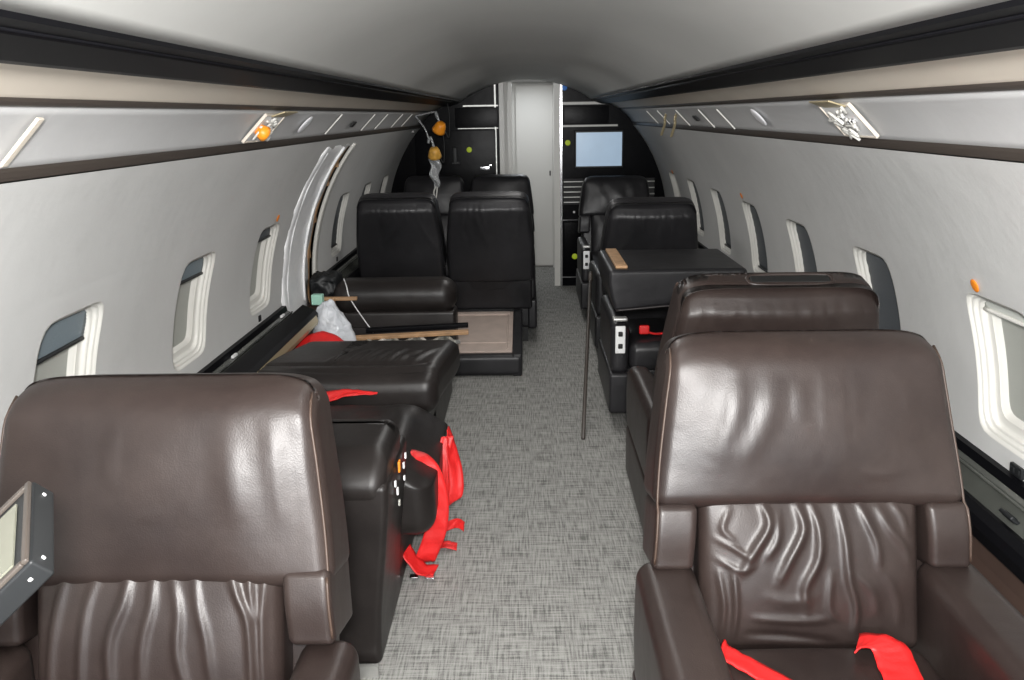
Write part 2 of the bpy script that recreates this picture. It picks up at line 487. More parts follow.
# outer skin so that no light leaks behind the lining
for sd, nm in ((1, 'right'), (-1, 'left')):
    pr = [(sd*(FR+.14)*math.cos(t), FC+(FR+.14)*math.sin(t)) for t in [lerp(-.5, 1.12, i/16) for i in range(17)]]
    arc_sheet(pr, 'wall_outer_%s' % nm, 'dblack', [Y0, YE+.3], .01)
arc_sheet([((FR+.14)*math.cos(t), FC+(FR+.14)*math.sin(t)) for t in [lerp(1.10, PI-1.10, i/16) for i in range(17)]], 'ceiling_outer', 'dblack', [Y0, YE+.3], .01)

# ---- opened emergency exit frame, left side
mb = MB()
def strip(ya, yb, ofs, z0=.50, z1=1.39, m=16, jag=0., nn=3):
    g = []
    for i in range(m+1):
        z = lerp(z0, z1, i/m)
        row = []
        for j in range(nn+1):
            y = lerp(ya, yb, j/nn)
            if jag and j == 0: y += .02*(1 if noise.noise(Vector((0, z*9, 3))) > 0 else 0)
            row.append(wp(-1, y, z, ofs + (.004*math.sin(j*2.1+i*.9) if jag else 0)))
        g.append(row)
    return g
mb.sheet(strip(4.27, 4.82, .002, jag=1, m=26, nn=6), .006); f0 = mb.build('trim_60', 'white'); struct(f0)
mb = MB(); mb.tube([wp(-1, 4.71, lerp(.55, 1.38, i/14), -.006) for i in range(15)], .007, 6); mb.tube([wp(-1, 4.40, lerp(.55, 1.36, i/14), .0) for i in range(15)], .004, 6)
struct(mb.build('trim_61', 'white'))
mb = MB(); mb.sheet(strip(4.82, 4.87, .006), .01); struct(mb.build('trim_62', 'wood'))
mb = MB(); mb.sheet(strip(4.72, 4.97, .075), .01); struct(mb.build('trim_63', 'dblack'))
mb = MB(); mb.sheet(strip(4.89, 4.91, .03), .01); struct(mb.build('trim_64', 'brass'))
mb = MB(); mb.sheet(strip(4.945, 5.01, -.004), .016); struct(mb.build('trim_65', 'plastic'))
for i, (y, z) in enumerate(((4.89, .78), (4.89, .98), (4.90, 1.18), (4.90, 1.28))):
    mb = MB(); mb.rbox((.015, .04, .05), .004, (1,1,1), c=wp(-1, y, z, .012)); struct(mb.build('trim_%d' % (66+i), 'wood'))

# ---- forward bulkhead
def arc_top(x, dz=0.): return .825+dz+math.sqrt(max(0, 1-x*x)) if abs(x) < .58 else FC+math.sqrt(max(0, (FR+.05)**2-x*x))
def bulkhead(x0, x1, name):
    mb = MB(); n = 24; xs = [lerp(x0, x1, i/n) for i in range(n+1)]
    vs = []; fs = []
    for y in (YB, YB+.04):
        for x in xs: vs += [(x, y, 0), (x, y, arc_top(x, .02))]
    o = 2*(n+1)
    for i in range(n):
        a = 2*i
        fs += [(a, a+2, a+3, a+1), (o+a, o+a+1, o+a+3, o+a+2), (a+1, a+3, o+a+3, o+a+1)]
    fs += [(0, 1, o+1, o), (2*n, o+2*n, o+2*n+1, 2*n+1)]
    mb.add(vs, fs, False); return struct(mb.build(name, 'gloss'))
bulkhead(-1.29, -.235, 'wall_bulkhead_left'); bulkhead(.315, 1.29, 'wall_bulkhead_right')
# hallway behind the bulkhead and the pale door
mb = MB(); mb.box((-.9, YE, 0), (.9, YE+.03, 1.95)); struct(mb.build('wall_front', 'door'))
mb = MB(); mb.box((-1.42, YE+.05, -.05), (1.42, YE+.08, 2.1)); struct(mb.build('wall_outer_front', 'dblack'))  # added unseen black end cap, keeps world light from leaking past the bulkheads
mb = MB()
for y in (8.0, 8.4):
    pass
mb.box((-.42, YB+.04, 0), (-.40, YE, 1.9)); struct(mb.build('wall_hall_left', 'door'))
mb = MB(); mb.box((.42, YB+.04, 0), (.44, YE, 1.9)); struct(mb.build('wall_hall_right', 'door'))
mb = MB(); mb.box((-.45, YB+.04, 1.83), (.45, YE, 1.86)); struct(mb.build('ceiling_hall', 'ceil'))
mb = MB(); mb.box((-.10, YE-.05, .02), (.26, YE-.012, 1.80))
d = mb.build('door_1', 'door'); struct(d)
mb = MB(); mb.rbox((.012, .012, .05), .004, (1,1,1), c=(.235, YE-.056, .95)); mb.build('door_latch', 'grey', d)
def jamb(x0, x1, y0, y1, num, m='door', z0=0, z1=1.83):
    b = MB(); b.box((x0, y0, z0), (x1, y1, z1)); struct(b.build('trim_%d' % num, m))
jamb(-.235, -.195, YB+.0, YB+.05, 70, 'plastic'); jamb(-.192, -.165, YB+.03, YB+.08, 71); jamb(-.158, -.125, YB+.06, YB+.12, 72, 'plastic')
jamb(.262, .285, YE-.12, YE-.05, 73); jamb(.245, .296, YB+.01, YB+.05, 74, 'plastic'); jamb(.297, .315, YB-.008, YB+.04, 75, 'chrome')
jamb(-.245, -.236, YB-.008, YB+.04, 76, 'rail'); jamb(-.275, -.262, YB-.006, YB, 77, 'alu')
mb = MB(); mb.box((-.25, YB-.002, 1.80), (.32, YB+.05, 1.86)); struct(mb.build('trim_78', 'ceil'))
# chrome strips across the bulkheads
def bstrip(x0, x1, z0, z1, num, m='chrome', t=.008):
    b = MB(); b.box((x0, YB-t, z0), (x1, YB, z1)); struct(b.build('trim_%d' % num, m))
bstrip(.315, .69, 1.602, 1.625, 80, 'plastic'); bstrip(.315, .80, 1.414, 1.430, 81, 'plastic')
bstrip(-.55, -.236, 1.600, 1.612, 82, 'alu'); bstrip(-.60, -.236, 1.412, 1.418, 83, 'alu')
bstrip(.315, .47, .598, .606, 84, 'chrome'); bstrip(.315, .50, .078, .086, 85, 'chrome')
# dark mirrored cupboard fronts on the bulkheads (lift-up doors)
for x0, x1, z0, z1 in ((.33, .72, 1.44, 1.59), (-.62, -.25, 1.425, 1.59), (-.98, -.27, .62, 1.40), (.33, .48, .11, .58)):
    b = MB(); b.rbox((x1-x0, .012, z1-z0), .004, (1,1,1), c=((x0+x1)/2, YB-.006, (z0+z1)/2))
    struct(b.build('trim_%d' % (86+int(abs(x0)*10)), 'gloss'))

# magazine slots either side of the screen
def slots(x0, x1, z0, z1, n, label):
    e = empty('slot_rack', ((x0+x1)/2, YB, z0), 0, label, 'vent')
    cx = (x0+x1)/2
    b = MB(); b.box((x0-cx, -.018, 0), (x1-cx, -.001, z1-z0)); b.build('rack_back', 'dblack', e)
    for i in range(n):
        z = lerp(0, z1-z0, (i+.5)/n)
        b = MB(); b.rbox((x1-x0, .03, .010), .004, (2,1,1), c=(0, -.03, z)); b.build('slat', 'alu', e)
slots(.325, .50, .74, .965, 5, 'silver slatted slot rack beside doorway, left of the screen seat')
slots(.99, 1.13, .80, .965, 3, 'short silver slatted rack beside the fuselage wall, right of the screen')

# display screen
e = empty('display_screen', (.637, YB-.002, 1.07), 0, 'pale blue glowing flat screen set in the black bulkhead', 'screen')
b = MB(); b.rbox((.43, .03, .325), .006, (2,1,2), c=(0, -.013, .15)); b.build('screen_frame', 'grey', e)
b = MB(); b.box((-.20, -.031, .005), (.20, -.028, .295)); b.build('display', 'lcd', e)

# stickers
def sticker(pos, nrm, r, m, label, cat='sticker', sx=1.):
    q = Vector(nrm).to_track_quat('Z', 'Y').to_matrix().to_4x4()
    b = MB(); b.lathe([(r, 0), (r, .0015), (r*.92, .002)], 20, Matrix.Translation(pos) @ q)
    return tag(b.build('round_sticker', m), label, cat)
F = (0, -1, 0)
sticker((-.504, YB-.014, 1.233), F, .024, 'ysticker', 'yellow-green round sticker on the left black bulkhead')
sticker((.364, YB-.002, 1.279), F, .024, 'ysticker', 'yellow-green round sticker left of the blue screen')
sticker((.427, YB-.014, .273), F, .026, 'ysticker', 'yellow-green round sticker low on cupboard beside the doorway')
sticker((.335, YB-.002, 1.745), F, .024, 'bsticker', 'blue round sticker at the top of the right bulkhead')
b = MB(); b.rbox((.018, .004, .018), .002, (1,1,1), c=(.42, YB-.004, .672)); tag(b.build('latch_button', 'dot'), 'tiny white latch button below the slatted slot rack by the doorway', 'latch')
def wsticker(sd, y, z, r, label):
    n = Vector((-sd*wx(z), 0, FC-z)).normalized()
    sticker(wp(sd, y, z, -.004), n, r, 'osticker', label)
wsticker(1, 2.205, 1.088, .018, 'large orange dot sticker above the nearest right window')
wsticker(1, 4.69, 1.092, .016, 'orange dot sticker above the fourth right window')
wsticker(1, 7.0, 1.07, .016, 'small orange dot on the right wall near the bulkhead')
wsticker(-1, 3.98, 1.088, .017, 'orange dot sticker on the left wall before the open exit frame')

# framed cabinet hardware on left bulkhead
b = MB(); b.rbox((.085, .03, .035), .004, (2,1,1), c=(-.37, YB-.03, 1.07)); b.rbox((.03, .035, .02), .004, (1,1,1), c=(-.32, YB-.032, 1.095))
tag(b.build('cabinet_latch', 'chrome'), 'chrome latch on the left bulkhead above the rear seats', 'latch')
b = MB(); b.rbox((.035, .02, .13), .006, (1,1,3), c=(-.63, YB-.022, 1.19)); b.rbox((.075, .018, .02), .005, (3,1,1), c=(-.625, YB-.022, 1.12)); tag(b.build('door_pull', 'grey'), 'worn grey pull handle on the left bulkhead panel', 'handle')

# ------------------------------------------------------------------ overhead service panel things
def psu_M(sd, y, u=.5, out=-.006):
    """frame on the service panel: x along cabin, y up the panel, z into the cabin"""
    a = Vector((sd*.818, 0, 1.560)); c = Vector((sd*.925, 0, 1.452))
    p = a.lerp(c, u); p.y = y
    up = (a-c).normalized(); n = Vector((-sd*.71, 0, -.70)); n = (n-up*n.dot(up)).normalized()
    x = up.cross(n)
    m = Matrix((x, up, n)).transposed().to_4x4(); m.translation = p + n*.009
    return m
def oxygen_box(sd, y, label, mask):
    e = empty('oxygen_box', (0, 0, 0), 0, label, 'oxygen box', 'opened oxygen compartments overhead')
    m = psu_M(sd, y); e.matrix_world = m
    b = MB()
    w, h = .115, .058
    for c, s_ in (((-w, 0, 0), (.006, 2*h, .01)), ((w, 0, 0), (.006, 2*h, .01)), ((0, h, 0), (2*w, .006, .01)), ((0, -h, 0), (2*w, .006, .01))):
        b.rbox(s_, .002, (1,1,1), c=c)
    b.build('frame', 'cream', e)
    b = MB(); b.box((-w, -h, -.002), (w, h, .002)); b.build('well', 'dot', e)
    rg = random.Random(int(y*100))
    b = MB()
    for i in range(9):
        p = Vector((rg.uniform(-.7, .7)*w, rg.uniform(-.7, .7)*h, .008)); pts = [p]
        for k in range(3): pts.append(p+Vector((rg.uniform(-.05, .05), rg.uniform(-.03, .03), rg.uniform(0, .008))))
        b.tube(catmull(pts, 4), .004, 6)
    b.build('hose', 'clear' if False else 'plastic', e)
    for i in range(5):
        b = MB(); b.rbox((rg.uniform(.02, .05), rg.uniform(.015, .03), .012), .004, (1,1,1), c=(rg.uniform(-.6, .6)*w, rg.uniform(-.6, .6)*h, .006)); b.build('valve', 'chrome', e)
    b = MB(); b.rbox((.16, .05, .005), .002, (3,1,1), c=(0, 0, 0), M4=Matrix.Translation((.02, h+.018, .016)) @ Matrix.Rotation(.5, 4, 'X')); b.build('lid', 'brass', e)
    if mask:
        b = MB(); b.lathe([(.012, 0), (.02, .004), (.024, .018), (.027, .03)], 16, Matrix.Translation((-w*.75 if sd < 0 else w*.75, 0, .004)) @ Matrix.Rotation(.7, 4, 'Y')); b.build('mask_cup', 'orange', e)
    return e
oxygen_box(-1, 2.95, 'open oxygen compartment with orange mask overhead on the left', True)
oxygen_box(1, 2.43, 'open oxygen compartment with chrome valves overhead on the right', False)
def disc(sd, y, r, label):
    m = psu_M(sd, y, .45); b = MB(); b.lathe([(r, 0), (r, .003), (r*.85, .006), (r*.5, .007)], 28)
    o = b.build('ceiling_vent', 'disc'); o.matrix_world = m; tag(o, label, 'vent', 'round overhead vent covers'); 
disc(-1, 3.47, .042, 'pale round vent cover overhead left, beyond the oxygen compartment')
disc(1, 3.33, .042, 'pale round vent cover overhead right, beyond the oxygen compartment')
def slotbar(sd, y, u0, u1, label, m='brass', w=.012):
    e = psu_M(sd, y, (u0+u1)/2); L = .15*(u1-u0)
    b = MB(); b.rbox((w, L, .006), .002, (1,3,1), c=(0, 0, 0)); o = b.build('panel_edge_strip', m); o.matrix_world = e
    tag(o, label, 'panel strip', 'pale edge strips on the service panels')
ln = {(-1, 0): 'nearest', (-1, 1): 'second', (-1, 2): 'third', (-1, 3): 'fourth', (-1, 4): 'fifth'}
for i, y in enumerate((4.02, 4.9, 5.35, 6.0, 6.5)):
    slotbar(-1, y, .1, .9, 'pale slanted strip on left overhead panel, %s from the camera' % ln[(-1, i)], 'plastic', .014)
for i, y in enumerate((3.93, 4.35, 5.0, 5.7, 6.2)):
    slotbar(1, y, .15, .95, 'pale slanted strip on right overhead panel, %s from the camera' % ln[(-1, i)], 'plastic', .014)
slotbar(-1, 1.52, .15, .9, 'cream edge strip overhead at the left edge of the photo', 'cream', .02)
for sd, y, lb in ((-1, 4.5, 'left'), (1, 4.62, 'right')):
    b = MB(); b.rbox((.07, .035, .008), .003, (1,1,1)); b.rbox((.05, .02, .012), .003, (1,1,1)); o = b.build('reading_light_socket', 'dblack'); o.matrix_world = psu_M(sd, y, .55)
    tag(o, 'small black empty socket in the %s overhead service panel' % lb, 'socket')

# dangling oxygen masks, left
def mask(x, y, z, m, tilt, label, bag):
    e = empty('oxygen_mask', (x, y, z), 0, label, 'oxygen mask', 'oxygen masks hanging on the left'); e.scale = (1.5, 1.5, 1.5)
    T = Matrix.Rotation(tilt, 4, 'Y') @ Matrix.Rotation(.5, 4, 'X')
    b = MB(); b.lathe([(.006, .03), (.020, .028), (.027, .015), (.034, -.012), (.036, -.022), (.030, -.022), (.022, .008), (.004, .018)], 20, T); b.build('mask_cup', m, e)
    if bag:
        b = MB()
        b.rbox((.055, .018, .15), .008, (4,2,10), c=(0, 0, -.10), fn=lambda p: Vector((p.x*(1-.45*ss(-.06, -.19, p.z))+.008*math.sin(p.z*70), p.y+.008*math.sin(p.x*90+p.z*60), p.z)))
        b.build('reservoir_bag', 'clear', e)
        b = MB(); b.tube(catmull([(0, 0, -.17), (-.012, 0, -.20), (-.004, 0, -.235), (.004, 0, -.20), (.008, 0, -.17)], 5), .004, 6); b.build('bag_tie', 'plastic', e)
    b = MB(); b.tube(catmull([(0, 0, .02), (-.018, 0, .08), (-.03 if bag else -.014, .005, .05), (-.028 if bag else -.012, .005, .07)], 6), .006, 6); b.build('hose', 'clear', e)
    b = MB(); b.tube(catmull([(.02, 0, 0), (.045, 0, -.05), (.05, .01, .05), (.042, .01, .12)], 6), .003, 6); b.build('strap', 'grey', e)
mask(-.661, 6.85, 1.440, 'orange', .5, 'bright orange oxygen mask hanging on the left, the upper one', False)
mask(-.709, 6.85, 1.250, 'amber', 0, 'amber oxygen mask with clear bag hanging below the orange one', True)
b = MB(); b.tube(catmull([(-.845, 6.87, 1.53), (-.79, 6.86, 1.54), (-.71, 6.85, 1.555), (-.68, 6.85, 1.54)], 6), .006, 6)
tag(b.build('oxygen_tube', 'clear'), 'clear tube carrying the upper orange mask from the left overhead panel', 'tube')
b = MB(); b.tube(catmull([(-.85, 6.90, 1.525), (-.81, 6.87, 1.48), (-.77, 6.85, 1.42), (-.75, 6.85, 1.355)], 6), .006, 6)
tag(b.build('oxygen_tube', 'clear'), 'clear tube carrying the lower amber mask from the left overhead panel', 'tube')
b = MB(); b.lathe([(.012, 0), (.012, .012), (.004, .02)], 12, Matrix.Translation((-.90, 7.1, 1.40))); tag(b.build('mask_pin', 'alu'), 'small metal release pin left of the hanging masks', 'pin')
# hanging strips, right
for y, lb in ((5.58, 'left'), (5.20, 'right')):
    b = MB(); gr = [Vector(p) for p in ((.870, y, 1.520), (.862, y+.01, 1.49), (.864, y+.02, 1.455), (.850, y+.06, 1.385))]
    ribbon(b, gr, Vector((1, .3, 0)), .016, .003); tag(b.build('hanging_strap', 'brass'), 'tan strap hanging from the right overhead panel, the %s of two' % lb, 'strap')

# ------------------------------------------------------------------ seats
def backM(tilt, hz=.43):
    # back frame: x lateral, y = thickness to the rear, z = up along the back
    return Matrix.Translation((0, 0, hz)) @ Matrix.Rotation(-tilt, 4, 'X')

def chair(loc, rz, label, leather='black', tilt=15, seed=1, hi=True, arm_w=.09, arm_h=.57, front_wr=None, head_wr=None,
          rear=False, slot=False, folded=False, belts=None, control=None, topL=.625, group=None, hw=.285, D=.30, half=.385, only_right_arm=None, arm_back=.10):
    e = empty('lounge_chair', loc, rz, label, 'chair', group)
    B = backM(R(tilt)); L = leather; k = 5 if hi else 3
    seg = (40, 4, 34) if hi else (16, 2, 12)
    # pedestal, frame
    b = MB(); b.box((-.24, -.46, 0), (.24, .02, .14)); b.build('pedestal', 'dblack', e)
    b = MB(); b.rbox((half*2-.16, .56, .19), .02, (6,6,3), c=(0, -.24, .225)); b.build('seat_frame', L, e)
    # cushion
    wr = ridges(rand_ridges(seed+50, -.22, .22, -.45, -.03, 7, .012, .004, .05))
    def cf(p):
        z = p.z
        if z > .38:
            z += .018*(1-(p.x/.27)**2)*(1-((p.y+.26)/.3)**2) + (wr(p.x, p.y) if hi else 0)
        return (p.x, p.y, z)
    b = MB(); b.rbox((half*2-2*arm_w-.004, .555, .14), .04, (24 if hi else 8, 24 if hi else 8, 2), cf, None, k, (0, -.285, .385)); b.build('seat_cushion', L, e)
    # armrests
    for sx in (-1, 1):
        if only_right_arm is not None and sx not in only_right_arm: continue
        x = sx*(half-arm_w/2)
        def af(p, sx=sx):
            t = ss(-.5, .1, p.y)
            z = p.z
            if p.z > .45: z -= .02*ss(-.35, -.55, p.y)
            return (p.x+(.012*sx*math.sin((p.z-.2)*6) if hi else 0), p.y, z)
        b = MB(); b.rbox((arm_w, .55+arm_back, arm_h-.30), min(.036, arm_w*.42), (3, 12, 6), af, None, k, (x, -.55+(.55+arm_back)/2, (arm_h+.30)/2)); a = b.build('armrest', L, e)
        b = MB(); b.rbox((arm_w+.012, .60+arm_back, .20), .015, (3, 8, 3), None, None, 3, (x, -.565+(.60+arm_back)/2, .205)); b.build('arm_panel', L, e)
        if hi:
            b = MB(); xo = x+sx*(arm_w/2-.012); b.tube([(xo, y, arm_h-.012-(.02*ss(-.35, -.55, y))) for y in [lerp(-.52, arm_back-.03, i/12) for i in range(13)]], .0035, 6); b.build('piping', 'pipe_dark', a)
        if control and sx == control:
            b = MB(); b.rbox((.048, .012, .135), .005, (2,1,3), c=(x, -.556, arm_h-.095)); p_ = b.build('control_plate', 'dot', a)
            for zz in (.03, -.03):
                b = MB(); b.rbox((.022, .01, .024), .008, (1,1,1), c=(x, -.565, arm_h-.095+zz)); b.build('button', 'dblack', p_)
            b = MB(); b.rbox((arm_w*.8, .05, .018), .008, (2,2,1), c=(x, -.53, arm_h+.002)); b.build('ash_lid', 'alu', a)
    if folded:
        # backrest folded forward over the seat
        def ff(p):
            z = p.z
            if p.z < .70:
                z += .055*ss(-.05, .34, p.x) + .012*math.sin((p.x+.3)*5)
                z -= .012*ss(.1, -.35, p.x)
            if p.z > .78: z += .0
            x = p.x*lerp(1, .93, ss(.74, .62, p.z)) if p.x < 0 else p.x
            y = p.y+(.02*math.cos(p.x*3) if p.y < -.2 else 0)
            return (x, y, z)
        b = MB(); b.rbox((.66, .66, .185), .022, (20, 8, 6), ff, None, 4, (-.06, -.19, .712)); bk = b.build('backrest', L, e)
        bk['label'] = 'backrest folded forward over the seat'
        b = MB(); pts = []
        for i in range(25):
            x = lerp(-.355, .24, i/24); z = .625+.055*ss(-.05, .34, x)+.012*math.sin((x+.3)*5)-.012*ss(.1, -.35, x); pts.append((x, -.515, z))
        b.tube(pts, .006, 6); b.build('piping', 'alu' if False else 'pipe_dark', bk)
        b = MB(); b.rbox((.058, .56, .014), .004, (1,3,1), c=(-.325, -.19, .812)); b.build('wood_strip', 'wood', bk)
        b = MB(); b.rbox((.26, .16, .14), .06, (6,4,3), c=(.03, -.40, .50)); b.build('bolster', L, e)
        b = MB(); b.rbox((.05, .02, .045), .008, (1,1,1), c=(-.21, -.46, .50)); b.tube(catmull([(-.20, -.46, .49), (-.15, -.45, .475), (-.09, -.43, .478)], 4), .006, 6); b.build('seat_belt', 'red', e)['label'] = 'red belt tag by the armrest'
        b = MB(); b.rbox((.10, .30, .22), .03, (2,6,5), c=(.31, .06, .62)); b.build('wing_pad', L, e)
        return e
    # --- back: headrest block
    hr = ridges(head_wr if head_wr is not None else rand_ridges(seed, -hw*.7, hw*.7, D+.04, topL-.03, 5, .012, .002, .06))
    Hh = topL-D
    def taper(p):
        t = (p.z-D)/(topL-D)
        return lerp(1.0, .875, ss(-.1, 1.1, t)*1.0)
    def hf(p):
        x = p.x*taper(p); y = p.y; z = p.z; t = (p.z-D)/Hh; u = p.x/hw
        if y < .04:
            y -= .028*(1-u*u)*math.sin(PI*max(0, min(1, t))) + .012*(1-t)
            y += .05*ss(.75, 1.05, t)**2
            y -= hr(x, p.z)
            y += .002*noise.noise(Vector((x*9, z*9, seed)))
        z -= .034*ss(.55, 1, t)*min(1.1, abs(p.x)/(hw+.045))**9
        if rear and y > .10:
            y -= .03*ss(.72, 1.02, t)
            y += .008*(1-u*u)
        return (x, y, z)
    b = MB()
    b.rbox((hw*2+.09, .175, Hh), .034, seg, hf, B, k, (0, .085, D+Hh/2)); back = b.build('backrest', L, e)
    def wf0(p, sx):
        t = (p.z-.19)/.14
        return (p.x+sx*.010*(1-t), p.y-(.012 if p.y < .05 else 0)-.010*math.sin(PI*max(0, min(1, t)))*(1 if p.y < .04 else 0), p.z)
    for sx in (-1, 1):
        def wf(p, sx=sx): return wf0(p, sx)
        b = MB(); b.rbox((.088, .16, .140), .016, (8, 4, 8), wf, B, k, (sx*(hw-.007), .078, .2425)); b.build('backrest_wing', L, back)
    # seams: piping following the front edge of the block and down the wings
    if hi:
        for sx in (-1, 1):
            pts = []
            for i in range(9):
                z = lerp(.188, .298, i/8); q = Vector(wf0(Vector((sx*(hw-.007+.044-.005), -.004+.005, z)), sx)); pts.append(B @ q)
            for i in range(17):
                z = lerp(D+.012, topL-.012, i/16); q = Vector(hf(Vector((sx*(hw+.045-.010), -.0025+.010, z)))); pts.append(B @ q)
            b = MB(); b.tube(pts, .0030, 6); b.build('piping', 'pipe', back)
    # lumbar pad
    lw = hw-.055
    lr = ridges(front_wr if front_wr is not None else rand_ridges(seed+9, -lw*.85, lw*.85, .05, .31, 9 if hi else 6, .009, .006, .06))
    def lf(p):
        y = p.y; u = p.x/lw; t = (p.z-.01)/.32
        if y < .05:
            y -= .030*(1-u**4)*math.sin(PI*max(0, min(1, t)))**.6
            y -= lr(p.x, p.z)*(1-abs(u)**10)
        return (p.x, y, p.z)
    if hi or not rear:
        b = MB(); b.rbox((lw*2, .11, .335), .022, (90 if hi else 24, 2, 60 if hi else 14), lf, B, 3, (0, .058, .165)); lp = b.build('lumbar_cushion', L, e)
        if hi:
            for sx in (-1, 1):
                b = MB(); b.tube([B @ Vector((sx*(lw-.018), .008-.030*(1-((lw-.018)/lw)**4)*math.sin(PI*min(1, max(0, (z-.01)/.32)))**.6-.0008, z)) for z in [lerp(.02, .31, i/16) for i in range(17)]], .0032, 6)
                b.build('piping', 'pipe_dark', lp)
    # rear shell
    def rf(p):
        u = p.x/hw; y = p.y
        if y > .14: y += .012*(1-u*u)
        return (p.x, y, p.z)
    b = MB(); b.rbox((hw*2+.04, .09, .34), .025, (10, 2, 10), rf, B, 4, (0, .125, .175)); b.build('back_shell', L, e)
    if rear:
        # upper rear panel with pucker line, lower rear panel
        pk = []
        rg = random.Random(seed)
        for i in range(16):
            x = lerp(-hw*.9, hw*.9, (i+rg.random()*.6)/16); pk.append(([(x, topL-.045), (x+rg.uniform(-.01, .01), topL-.065), (x+rg.uniform(-.02, .02), topL-.05-rg.uniform(.03, .16))], .006, .0035))
        pk.append(([(-hw*.9, topL-.040), (0, topL-.050), (hw*.9, topL-.040)], .006, -.006))
        pr = ridges(pk+rand_ridges(seed+3, -hw*.8, hw*.8, .2, topL-.1, 5, .02, .003, .12))
        def pf(p):
            t = (p.z-.08)/(topL-.08); x = p.x*lerp(1.0, .885, ss(.35, 1.05, t)); y = p.y; u = p.x/hw
            zz = p.z-.030*ss(.75, 1, t)*min(1.1, abs(p.x)/(hw+.037))**9
            if y > .17:
                y += .014*(1-u*u)+pr(x, p.z)-.055*ss(.86, 1.03, t)
            return (x, y, zz)
        b = MB(); b.rbox((hw*2+.075, .06, topL-.085), .028, (44, 2, 40), pf, B, 4, (0, .165, .08+(topL-.085)/2)); b.build('rear_panel', L, back)
        B2 = Matrix.Translation((0, .005, 0))
        b = MB(); b.rbox((hw*2+.05, .07, .26), .02, (16, 2, 10), lambda p: (p.x, p.y-.05*ss(.50, .24, p.z)+.004*math.sin(p.x*40)*ss(.5, .3, p.z), p.z), B2, 4, (0, .155, .385)); b.build('lower_rear_panel', L, e)
        b = MB(); b.rbox((hw*2+.06, .30, .17), .02, (8,6,4), c=(0, -.08, .195)); b.build('rear_skirt', L, e)
    if slot:
        T = B @ Matrix.Translation((-.035, .112, topL-.004)) @ Matrix.Rotation(R(-14), 4, 'X')
        b = MB(); n = 28; ring = [(.125*math.copysign(abs(math.cos(2*PI*i/n))**.5, math.cos(2*PI*i/n)), .026*math.copysign(abs(math.sin(2*PI*i/n))**.6, math.sin(2*PI*i/n)), .002) for i in range(n)]
        b.tube([T @ Vector(p) for p in ring], .007, 8, closed=True); g_ = b.build('grab_slot', L, back)
        b = MB(); b.rbox((.235, .036, .014), .006, (6,2,1), M4=T, c=(0, 0, .0)); b.build('slot_recess', 'dblack', g_)
    if belts:
        for i, (pts, w, sd) in enumerate(belts):
            b = MB(); ribbon(b, pts, sd, w, .003, 8, 5, .05, i); s_ = b.build('seat_belt', 'red', e); s_['label'] = 'red belt strap lying on the seat'
    return e

# wrinkles of the nearest right seat, read off the leather: x across, s up the back
WR1 = [([(-.17, .30), (-.185, .26), (-.16, .235)], .006, .006), ([(-.20, .24), (-.16, .22), (-.13, .20)], .006, .006), ([(-.20, .20), (-.15, .175), (-.12, .19)], .005, .006),
       ([(-.195, .17), (-.185, .10), (-.19, .04)], .006, .006), ([(-.165, .17), (-.160, .10), (-.165, .03)], .006, .006),
       ([(-.10, .31), (-.09, .27), (-.12, .22), (-.15, .17)], .009, .008), ([(-.07, .29), (-.075, .24), (-.10, .20)], .008, .005),
       ([(-.03, .31), (-.02, .26), (-.05, .20), (-.075, .15)], .009, .008), ([(.0, .31), (.012, .26), (.008, .20), (-.02, .14), (-.015, .09)], .009, .008),
       ([(.055, .31), (.065, .24), (.07, .16), (.085, .10), (.085, .03)], .008, .007), ([(.035, .17), (.03, .10), (.05, .07)], .007, .004),
       ([(.10, .31), (.115, .27), (.13, .23), (.135, .18)], .008, .006), ([(.14, .30), (.16, .26), (.19, .22), (.205, .18)], .009, .006),
       ([(.17, .31), (.19, .28), (.20, .24)], .008, .005), ([(.08, .17), (.12, .13), (.13, .08)], .010, .003), ([(.14, .17), (.17, .12), (.18, .05)], .010, .003),
       ([(-.12, .075), (-.04, .07), (.03, .072)], .008, .005), ([(-.13, .04), (-.05, .035), (.05, .02)], .008, -.006), ([(-.09, .12), (-.05, .11), (.0, .12)], .012, .003)]
HR1 = [([(-.15, .58), (-.16, .50), (-.20, .40)], .022, .004), ([(-.08, .56), (-.10, .48), (-.15, .40)], .020, .0035), ([(.02, .60), (.03, .52), (.02, .44)], .006, .0018),
       ([(.05, .60), (.055, .50), (.045, .36)], .005, .002), ([(-.02, .58), (-.03, .52), (-.02, .48)], .006, .002), ([(.08, .58), (.09, .54), (.07, .46)], .007, .0015),
       ([(.18, .58), (.20, .54), (.205, .50)], .006, .0015), ([(.10, .385), (.14, .37), (.18, .385)], .005, .002)]
WR1 = [(p, w, a*(.8 if i < 3 else 1.35)) for i, (p, w, a) in enumerate(WR1)]; HR1 = [(p, w, a*1.5) for p, w, a in HR1]
chair((.585, 1.61, 0), 0, 'brown leather armchair at the front right with two red belts on its seat', 'brown', 15, 3, True, .125, .60, WR1, HR1, half=.352, topL=.675,
      belts=[([(-.205, -.065, .484), (-.18, -.09, .474), (-.12, -.15, .472), (-.045, -.25, .474)], .052, Vector((.35, .9, 0))),
             ([(.070, -.055, .484), (.098, -.058, .492), (.128, -.07, .483), (.126, -.12, .473), (.118, -.19, .472), (.11, -.29, .474)], .075, [Vector((.5, 1, 0)), Vector((.9, .7, 0)), Vector((1, .15, 0)), Vector((1, 0, 0)), Vector((1, 0, 0)), Vector((1, 0, 0))])])
